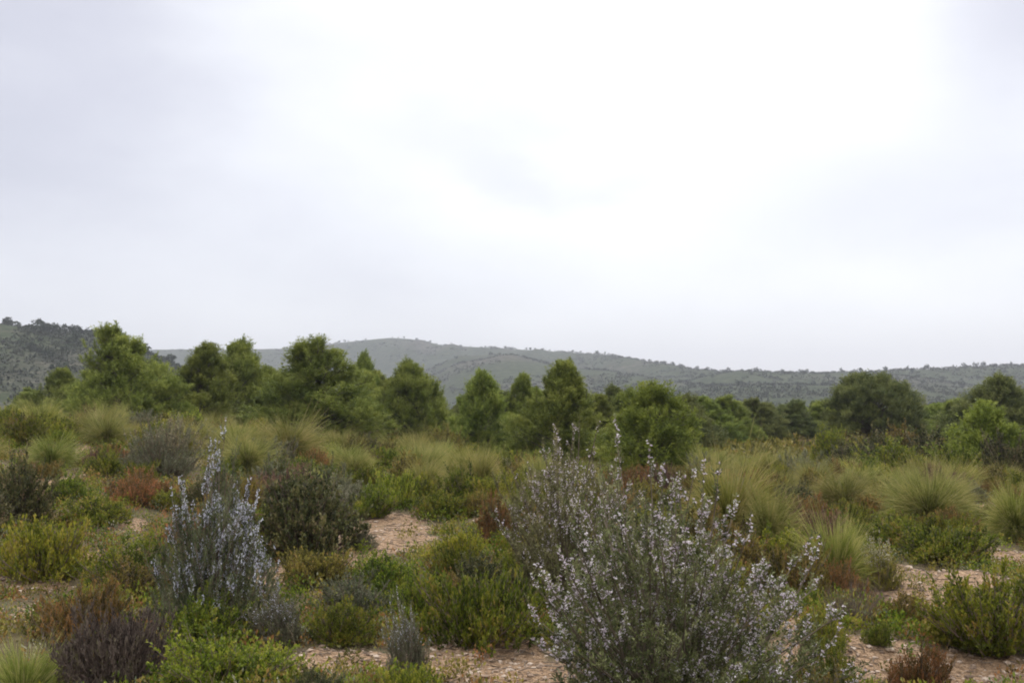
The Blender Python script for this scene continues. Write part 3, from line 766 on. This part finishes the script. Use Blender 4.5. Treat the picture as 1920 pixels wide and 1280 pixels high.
while count < 440 and tries < 30000:
    tries += 1
    y = 5.2 + (31 - 5.2) * random.random() ** 1.2
    x = random.uniform(-1, 1) * (.54 * y + 1.6)
    w = random.uniform(.45, .95) * (1 + .25 * smooth(10, 30, y)) * (.66 + .34 * smooth(6.5, 9.5, y))
    # keep the shrub off the bare soil and out of the sight line to it
    back = .42 * w * y / (EYE - .42 * w)
    qx = np.array([0, -.4 * w, .4 * w, 0, 0, 0, -.3 * w, .3 * w]) + x; qy = np.array([0, 0, 0, -.4 * w, .35 * back, .8 * back, .5 * back, .5 * back]) + y
    if float(np.mean(bare(qx, qy))) > .05: continue
    if not free(x, y, w / 2, .62 + .25 * (1 - smooth(7, 10, y))): continue
    t = float(smooth(11, 22, y))
    if random.random() < .34 * t:
        plant('tussock', 'grass_tussock', 'pale grass tussock among the scrub toward the pines, one of many alike', 'grass tussock', x, y, w * 1.1, w * random.uniform(.6, .8), mat=random.choice(['grass', 'grass', 'grass_green']), group='unmarked tussocks of the middle distance')
    else:
        key, nm, mt, lb, gp, _ = KINDS[int(np.searchsorted(np.cumsum(KW), random.random()))]
        plant(key, nm, lb, 'shrub', x, y, w, w * random.uniform(.46, .68) * (1.25 if key == 'loose' else 1), mat=mt, group=gp)
    count += 1

# ------------------------------------------------------------------ undergrowth, gravel and litter (nobody could count them)
rng = np.random.default_rng(33)


def scatter(n, y0, y1, pw, want_bare, lim=.3):
    y = y0 + (y1 - y0) * rng.uniform(0, 1, n) ** pw; x = rng.uniform(-1, 1, n) * (.58 * y + 3.2)
    b = bare(x, y)
    k = (b > lim) if want_bare else (b < lim)
    return x[k], y[k]


def undergrowth(name, mat, n, seed, leaf, wd, per, hgt, thr):
    global rng
    rng = np.random.default_rng(seed)
    x, y = scatter(n, 4.0, 40, 1.5, False, .14)
    x2, y2 = scatter(n // 3, 4.0, 16, 1.3, True, .25); k2 = fbm(x2 * 3, y2 * 3, seed + 3, 2) > .68; x = np.concatenate([x, x2[k2]]); y = np.concatenate([y, y2[k2]])
    dens = fbm(x * .9, y * .9, seed, 3); k = dens > thr; x, y = x[k], y[k]
    z = height(x, y); m = len(x)
    sc = rng.uniform(.5, 1.3, m) * (1 + y / 45)
    i = np.repeat(np.arange(m), per); q = len(i)
    off = unit(rng.normal(size=(q, 3))) * rng.uniform(0, 1, (q, 1)) ** .5; off[:, 2] = np.abs(off[:, 2])
    P = np.stack([x, y, z], 1)[i] + off * np.array([.10, .10, hgt]) * sc[i][:, None]
    D = unit(off + np.array([0, 0, .7]) + rng.normal(size=(q, 3)) * .5)
    mb = MB(); mb.leaves(P, D, leaf * rng.uniform(.6, 1.2, q) * sc[i] ** .5, wd * sc[i] ** .5, .4 + np.repeat(rng.uniform(-.3, .3, m), per) + rng.normal(size=q) * .1)
    o = put(name, mb.mesh(name, M[mat]), 'stuff'); return o


undergrowth('undergrowth', 'green', 11500, 201, .030, .016, 46, .13, .34)
undergrowth('undergrowth', 'olive', 11500, 202, .030, .016, 46, .12, .36)
undergrowth('undergrowth', 'rust', 7500, 203, .028, .015, 40, .10, .42)
undergrowth('undergrowth', 'grey', 4800, 204, .028, .012, 40, .12, .42)

# dry grass stalks between the shrubs
rng = np.random.default_rng(55)
x, y = scatter(4000, 4.0, 16, 1.4, False, .6)
n = len(x); z = height(x, y)
A = np.stack([x, y, z - .01], 1); dd = np.stack([rng.normal(size=n) * .45, rng.normal(size=n) * .45, np.ones(n)], 1)
Ln = rng.uniform(.08, .28, n)[:, None]
C = bez(A, A + unit(dd) * Ln * .6, A + unit(dd + rng.normal(size=(n, 3)) * .5) * Ln, 4)
mb = MB(); mb.strips(C, np.array([[.004, .0035, .003, .001]]).repeat(n, 0), rng.uniform(0, 1, (n, 1)))
put('dry_grass', mb.mesh('dry_grass', M['straw']), 'stuff')

# gravel
rng = np.random.default_rng(66)
ico_v = np.array([[0, 0, 1], [.9, 0, .45], [.28, .85, .45], [-.72, .53, .45], [-.72, -.53, .45], [.28, -.85, .45], [.72, .53, -.4], [-.28, .85, -.4], [-.9, 0, -.4], [-.28, -.85, -.4], [.72, -.53, -.4], [0, 0, -.8]])
ico_f = np.array([[0, 1, 2], [0, 2, 3], [0, 3, 4], [0, 4, 5], [0, 5, 1], [1, 6, 2], [2, 7, 3], [3, 8, 4], [4, 9, 5], [5, 10, 1], [6, 7, 2], [7, 8, 3], [8, 9, 4], [9, 10, 5], [10, 6, 1]])
x, y = scatter(90000, 4.0, 22, 1.6, True, .25)
x = x[:12000]; y = y[:12000]; n = len(x)
s = .005 + .018 * rng.uniform(0, 1, n) ** 3
v = ico_v[None] * (1 + rng.normal(size=(n, 12, 1)) * .18) * (s[:, None, None] * np.stack([rng.uniform(.8, 1.5, n), rng.uniform(.8, 1.5, n), rng.uniform(.4, .8, n)], 1)[:, None])
v = v + np.stack([x, y, height(x, y) + s * .15], 1)[:, None]
f = np.arange(n)[:, None, None] * 12 + ico_f[None]
mb = MB(); mb.add(v, f.reshape(-1, 3), np.repeat(rng.uniform(0, 1, n), 12))
put('gravel', mb.mesh('gravel', M['stone']), 'stuff')

# fallen dry twigs on and beside the bare soil
rng = np.random.default_rng(71)
x, y = scatter(16000, 4.0, 16, 1.5, True, .05); x = x[:1600]; y = y[:1600]; n = len(x)
az = rng.uniform(0, 6.28, n); L = rng.uniform(.03, .16, n)
e = np.stack([np.cos(az) * L, np.sin(az) * L], 1)
A = np.stack([x, y, height(x, y) + .006], 1); E = np.stack([x + e[:, 0], y + e[:, 1], height(x + e[:, 0], y + e[:, 1]) + .008], 1)
C = bez(A, (A + E) / 2 + rng.normal(size=(n, 3)) * np.array([.012, .012, .004]), E, 4)
mb = MB(); mb.tubes(C, rng.uniform(.0012, .0035, (n, 1)) * np.ones((1, 4)), np.repeat(rng.uniform(0, 1, n), 16), 4)
put('dry_litter', mb.mesh('dry_litter', M['twig']), 'stuff')

# a few single stones on the bare patches
import bmesh
def stone(px, py, w, lb, seed):
    h = ground_hit(px, py); x, y = h; r = w / F * y / 2
    bm = bmesh.new(); bmesh.ops.create_icosphere(bm, subdivisions=3, radius=1)
    rr = np.random.default_rng(seed); ks = rr.normal(size=(7, 3)); ph = rr.uniform(0, 6, 7)
    for vv in bm.verts:
        p = np.array(vv.co); q = 1 + .10 * np.sum(np.sin(ks @ p * 1.9 + ph)) * .6
        vv.co = vv.co * q; vv.co.z *= .6
        vv.co *= r
    me = bpy.data.meshes.new('stone'); bm.to_mesh(me); bm.free()
    a = me.attributes.new('tint', 'FLOAT', 'POINT'); a.data.foreach_set('value', np.full(len(me.vertices), .7, np.float32))
    me.materials.append(M['stone'])
    o = put('stone', me, loc=(x, y, float(height(x, y)) + r * .2)); o['label'] = lb; o['category'] = 'stone'; o['group'] = 'stones on the bare soil'


stone(688, 972, 17, 'pale stone lying at the top of the bare soil mound', 1)
stone(640, 1052, 14, 'small stone at the lower left foot of the bare soil mound', 2)
stone(1704, 1066, 15, 'pale stone at the upper edge of the bare slope on the right', 3)
stone(1668, 1218, 18, 'stone on the soil just below the little isolated green shrub', 4)

# ------------------------------------------------------------------ hillside vegetation
for k in range(4): reg('far', ('crown', pine_small(k).mesh('hillside_pine', M['pine_far']), 1))


def far_tree(x, y, hgt, label, group, wide=1.0):
    me = LIB['far'][random.randrange(4)][0][1]
    o = put('hillside_pine', me, loc=(x, y, float(height(x, y)) - .15)); o.scale = (hgt * wide, hgt * wide, hgt)
    o.rotation_euler.z = random.uniform(0, 6.28)
    o['label'] = label; o['category'] = 'pine tree'; o['group'] = group


def crest(px, pts, D): return (px - 960) / F * D, D


nfar = 0
for px, sz in [(8, 6.5), (14, 5), (32, 4), (47, 3.5), (60, 4), (75, 5), (92, 4), (104, 4), (120, 4.5), (137, 7.5), (150, 4), (163, 6.5), (175, 7), (186, 5), (204, 4), (228, 4)]:
    x, y = crest(px, None, 430 + random.uniform(-6, 4)); far_tree(x, y, sz * .62, 'dark pine on the crest of the left hill', 'pines along the crest of the left hill', 1.3); nfar += 1
for i in range(50):
    px = random.uniform(0, 330); d = random.uniform(300, 425)
    far_tree((px - 960) / F * d, d, random.uniform(2.5, 5), 'dark pine on the slope of the left hill', 'pines on the slope of the left hill', 1.3)
for i in range(95):
    px = random.uniform(480, 1935); D2 = float(np.interp(px, RIDGE_D_PX, RIDGE_D)); d = D2 + random.uniform(-12, 4)
    sz = random.uniform(3.0, 6.5) * (.85 if px > 1250 else .85)
    far_tree((px - 960) / F * d, d, sz, 'tiny pine on the skyline of the long ridge', 'pines along the skyline of the long ridge', random.choice([.6, 1.1, 1.2]))
for i in range(80):
    px = random.uniform(820, 1935); D2 = float(np.interp(px, RIDGE_D_PX, RIDGE_D)); d = D2 * random.uniform(.66, .98)
    far_tree((px - 960) / F * d, d, random.uniform(2.5, 4.5), 'tiny hazy pine dotted on the slope of the long ridge', 'pines on the slope of the long ridge', 1.2)

rng = np.random.default_rng(88)
n = 46000
px = rng.uniform(-250, 2170, n); d = 250 * (1750 / 250) ** (rng.uniform(0, 1, n) ** .72)
x = (px - 960) / F * d
k = fbm(x * .02, d * .02, 301, 3) > .42; x, d, px = x[k], d[k], px[k]
n = len(x); z = height(x, d)
per = 12
i = np.repeat(np.arange(n), per); q = len(i); off = unit(rng.normal(size=(q, 3))); off[:, 2] = np.abs(off[:, 2])
s = rng.uniform(.5, 1.7, n)[i][:, None] * (1 + .3 * smooth(500, 1300, d))[i][:, None]
P = np.stack([x, d, z - .1], 1)[i] + off * s * np.array([1, 1, .8]) * .8
mb = MB(); mb.leaves(P, off + rng.normal(size=(q, 3)) * .5, s[:, 0] * .9, s[:, 0] * .55, .45 + np.repeat(rng.uniform(-.4, .4, n), per))
put('hillside_scrub', mb.mesh('hillside_scrub', M['hill_bush']), 'stuff')
# low scrub between the pine belt and the hills
n = 9000; px = rng.uniform(-250, 2170, n); d = 36 * (260 / 36) ** rng.uniform(0, 1, n); x = (px - 960) / F * d; z = height(x, d)
per = 22; i = np.repeat(np.arange(n), per); q = len(i); off = unit(rng.normal(size=(q, 3))); off[:, 2] = np.abs(off[:, 2])
s = rng.uniform(.25, .7, n)[i][:, None] * (1 + .8 * smooth(60, 200, d))[i][:, None]
P = np.stack([x, d, z], 1)[i] + off * s * np.array([1, 1, .8]) * .8
mb = MB(); mb.leaves(P, off + rng.normal(size=(q, 3)) * .5, s[:, 0] * .45, s[:, 0] * .22, .45 + np.repeat(rng.uniform(-.3, .3, n), per))
put('distant_undergrowth', mb.mesh('distant_undergrowth', M['olive']), 'stuff')

# ------------------------------------------------------------------ haze
bm = bmesh.new(); bmesh.ops.create_cube(bm, size=1)
for v in bm.verts:
    v.co.x *= 9000; v.co.y = 3650 if v.co.y > 0 else -260; v.co.z = 190 if v.co.z > 0 else -45
me = bpy.data.meshes.new('haze'); bm.to_mesh(me); bm.free()
hm = bpy.data.materials.new('haze_air'); hm.use_nodes = True; nt = hm.node_tree; nt.nodes.clear()
pv = nt.nodes.new('ShaderNodeVolumePrincipled'); pv.inputs['Color'].default_value = (.74, .76, .84, 1); pv.inputs['Density'].default_value = .00032; pv.inputs['Anisotropy'].default_value = .2
mo = nt.nodes.new('ShaderNodeOutputMaterial'); nt.links.new(pv.outputs[0], mo.inputs['Volume'])
me.materials.append(hm); put('haze', me, 'stuff')

# ------------------------------------------------------------------ sky
SUN_EL, SUN_AZ = math.radians(48), math.radians(22)     # azimuth to the right of the view direction
w = bpy.data.worlds.new('World'); scene.world = w; w.use_nodes = True
nt = w.node_tree; nt.nodes.clear(); nd = nt.nodes.new; ln = nt.links.new
sky = nd('ShaderNodeTexSky'); sky.sky_type = 'NISHITA'; sky.sun_disc = False; sky.sun_elevation = SUN_EL; sky.sun_rotation = SUN_AZ
b1 = nd('ShaderNodeBackground'); b1.inputs['Strength'].default_value = .018; ln(sky.outputs[0], b1.inputs[0])
tc = nd('ShaderNodeTexCoord')
nz = nd('ShaderNodeTexNoise'); nz.inputs['Scale'].default_value = 3.2; nz.inputs['Detail'].default_value = 5; nz.inputs['Roughness'].default_value = .5
mp = nd('ShaderNodeMapping'); mp.inputs['Scale'].default_value = (1, 1, 2.2); ln(tc.outputs['Generated'], mp.inputs[0]); ln(mp.outputs[0], nz.inputs['Vector'])
sub = nd('ShaderNodeVectorMath'); sub.operation = 'SUBTRACT'; sub.inputs[1].default_value = (.5, .5, .5); ln(nz.outputs['Color'], sub.inputs[0])
scl = nd('ShaderNodeVectorMath'); scl.operation = 'SCALE'; scl.inputs['Scale'].default_value = .22; ln(sub.outputs[0], scl.inputs[0])
wp = nd('ShaderNodeVectorMath'); wp.operation = 'ADD'; ln(tc.outputs['Generated'], wp.inputs[0]); ln(scl.outputs[0], wp.inputs[1])


def blob(px, py, r0, r1, amt, stretch=(1, 1, 1)):
    """a soft darker or brighter bank of cloud round one direction"""
    dv = ray(px, py); dv = dv / np.linalg.norm(dv)
    s = nd('ShaderNodeVectorMath'); s.operation = 'SUBTRACT'; s.inputs[1].default_value = tuple(dv); ln(wp.outputs[0], s.inputs[0])
    m = nd('ShaderNodeVectorMath'); m.operation = 'MULTIPLY'; m.inputs[1].default_value = stretch; ln(s.outputs[0], m.inputs[0])
    l = nd('ShaderNodeVectorMath'); l.operation = 'LENGTH'; ln(m.outputs[0], l.inputs[0])
    r = nd('ShaderNodeMapRange'); r.interpolation_type = 'SMOOTHERSTEP'
    r.inputs['From Min'].default_value = r0; r.inputs['From Max'].default_value = r1; r.inputs['To Min'].default_value = amt; r.inputs['To Max'].default_value = 0
    ln(l.outputs['Value'], r.inputs['Value']); return r.outputs[0]


acc = None
for args in [(40, 30, .0, .30, -.20), (-350, 400, .05, .75, -.09), (965, 290, .0, .14, -.12, (.7, 1, 2.0)), (1065, 350, .0, .09, -.10, (.7, 1, 2.0)),
             (1720, 330, .0, .20, -.13, (.8, 1, 1.8)), (1960, 0, .0, .17, -.28), (1350, 230, .05, .5, .075)]:
    o = blob(*args)
    if acc is None: acc = o
    else:
        a = nd('ShaderNodeMath'); a.operation = 'ADD'; ln(acc, a.inputs[0]); ln(o, a.inputs[1]); acc = a.outputs[0]
# greyer band toward the horizon
sx = nd('ShaderNodeSeparateXYZ'); ln(tc.outputs['Generated'], sx.inputs[0])
hz = nd('ShaderNodeMapRange'); hz.inputs['From Min'].default_value = .0; hz.inputs['From Max'].default_value = .26; hz.inputs['To Min'].default_value = -.10; hz.inputs['To Max'].default_value = 0
ln(sx.outputs['Z'], hz.inputs['Value'])
nf = nd('ShaderNodeMath'); nf.operation = 'MULTIPLY_ADD'; nf.inputs[1].default_value = .36; nf.inputs[2].default_value = -.18; ln(nz.outputs['Fac'], nf.inputs[0])
for o in (hz.outputs[0], nf.outputs[0]):
    a = nd('ShaderNodeMath'); a.operation = 'ADD'; ln(acc, a.inputs[0]); ln(o, a.inputs[1]); acc = a.outputs[0]
lv = nd('ShaderNodeMath'); lv.operation = 'ADD'; lv.inputs[1].default_value = .82; ln(acc, lv.inputs[0])
cr = ramp(nd, [(.3, (.30, .31, .38)), (.55, (.58, .575, .635)), (.75, (.79, .79, .82)), (.92, (.945, .945, .96)), (1, (1.0, 1.0, 1.0))])
ln(lv.outputs[0], cr.inputs['Fac'])
b2 = nd('ShaderNodeBackground'); ln(cr.outputs[0], b2.inputs[0])
zen = nd('ShaderNodeMapRange'); zen.interpolation_type = 'SMOOTHSTEP'; zen.inputs['From Min'].default_value = .42; zen.inputs['From Max'].default_value = .80
zen.inputs['To Min'].default_value = .88; zen.inputs['To Max'].default_value = 2.3; ln(sx.outputs['Z'], zen.inputs['Value']); ln(zen.outputs[0], b2.inputs['Strength'])
ads = nd('ShaderNodeAddShader'); ln(b1.outputs[0], ads.inputs[0]); ln(b2.outputs[0], ads.inputs[1])
wo = nd('ShaderNodeOutputWorld'); ln(ads.outputs[0], wo.inputs[0])

sd = bpy.data.lights.new('sun', 'SUN'); sd.energy = 1.4; sd.angle = math.radians(25); sd.color = (1, .97, .92)
so = bpy.data.objects.new('sun', sd); COL.objects.link(so)
so.rotation_euler = (math.radians(90) - SUN_EL, 0, math.pi - SUN_AZ)     # light comes down from ahead and the right
so.location = (0, 0, 50)

# ------------------------------------------------------------------ camera
cd = bpy.data.cameras.new('camera'); cam = bpy.data.objects.new('camera', cd); COL.objects.link(cam)
cd.lens = 35; cd.sensor_width = 36; cd.clip_start = .05; cd.clip_end = 9000
cam.location = (0, 0, EYE); cam.rotation_euler = (math.pi / 2 + PITCH, 0, 0)
scene.camera = cam
vs = scene.view_settings; vs.view_transform = 'Standard'; vs.look = 'None'; vs.exposure = .32; vs.gamma = 1
scene.cycles.filter_width = 1.9
scene.cycles.max_bounces = 6; scene.cycles.diffuse_bounces = 3; scene.cycles.transmission_bounces = 4; scene.cycles.volume_bounces = 0
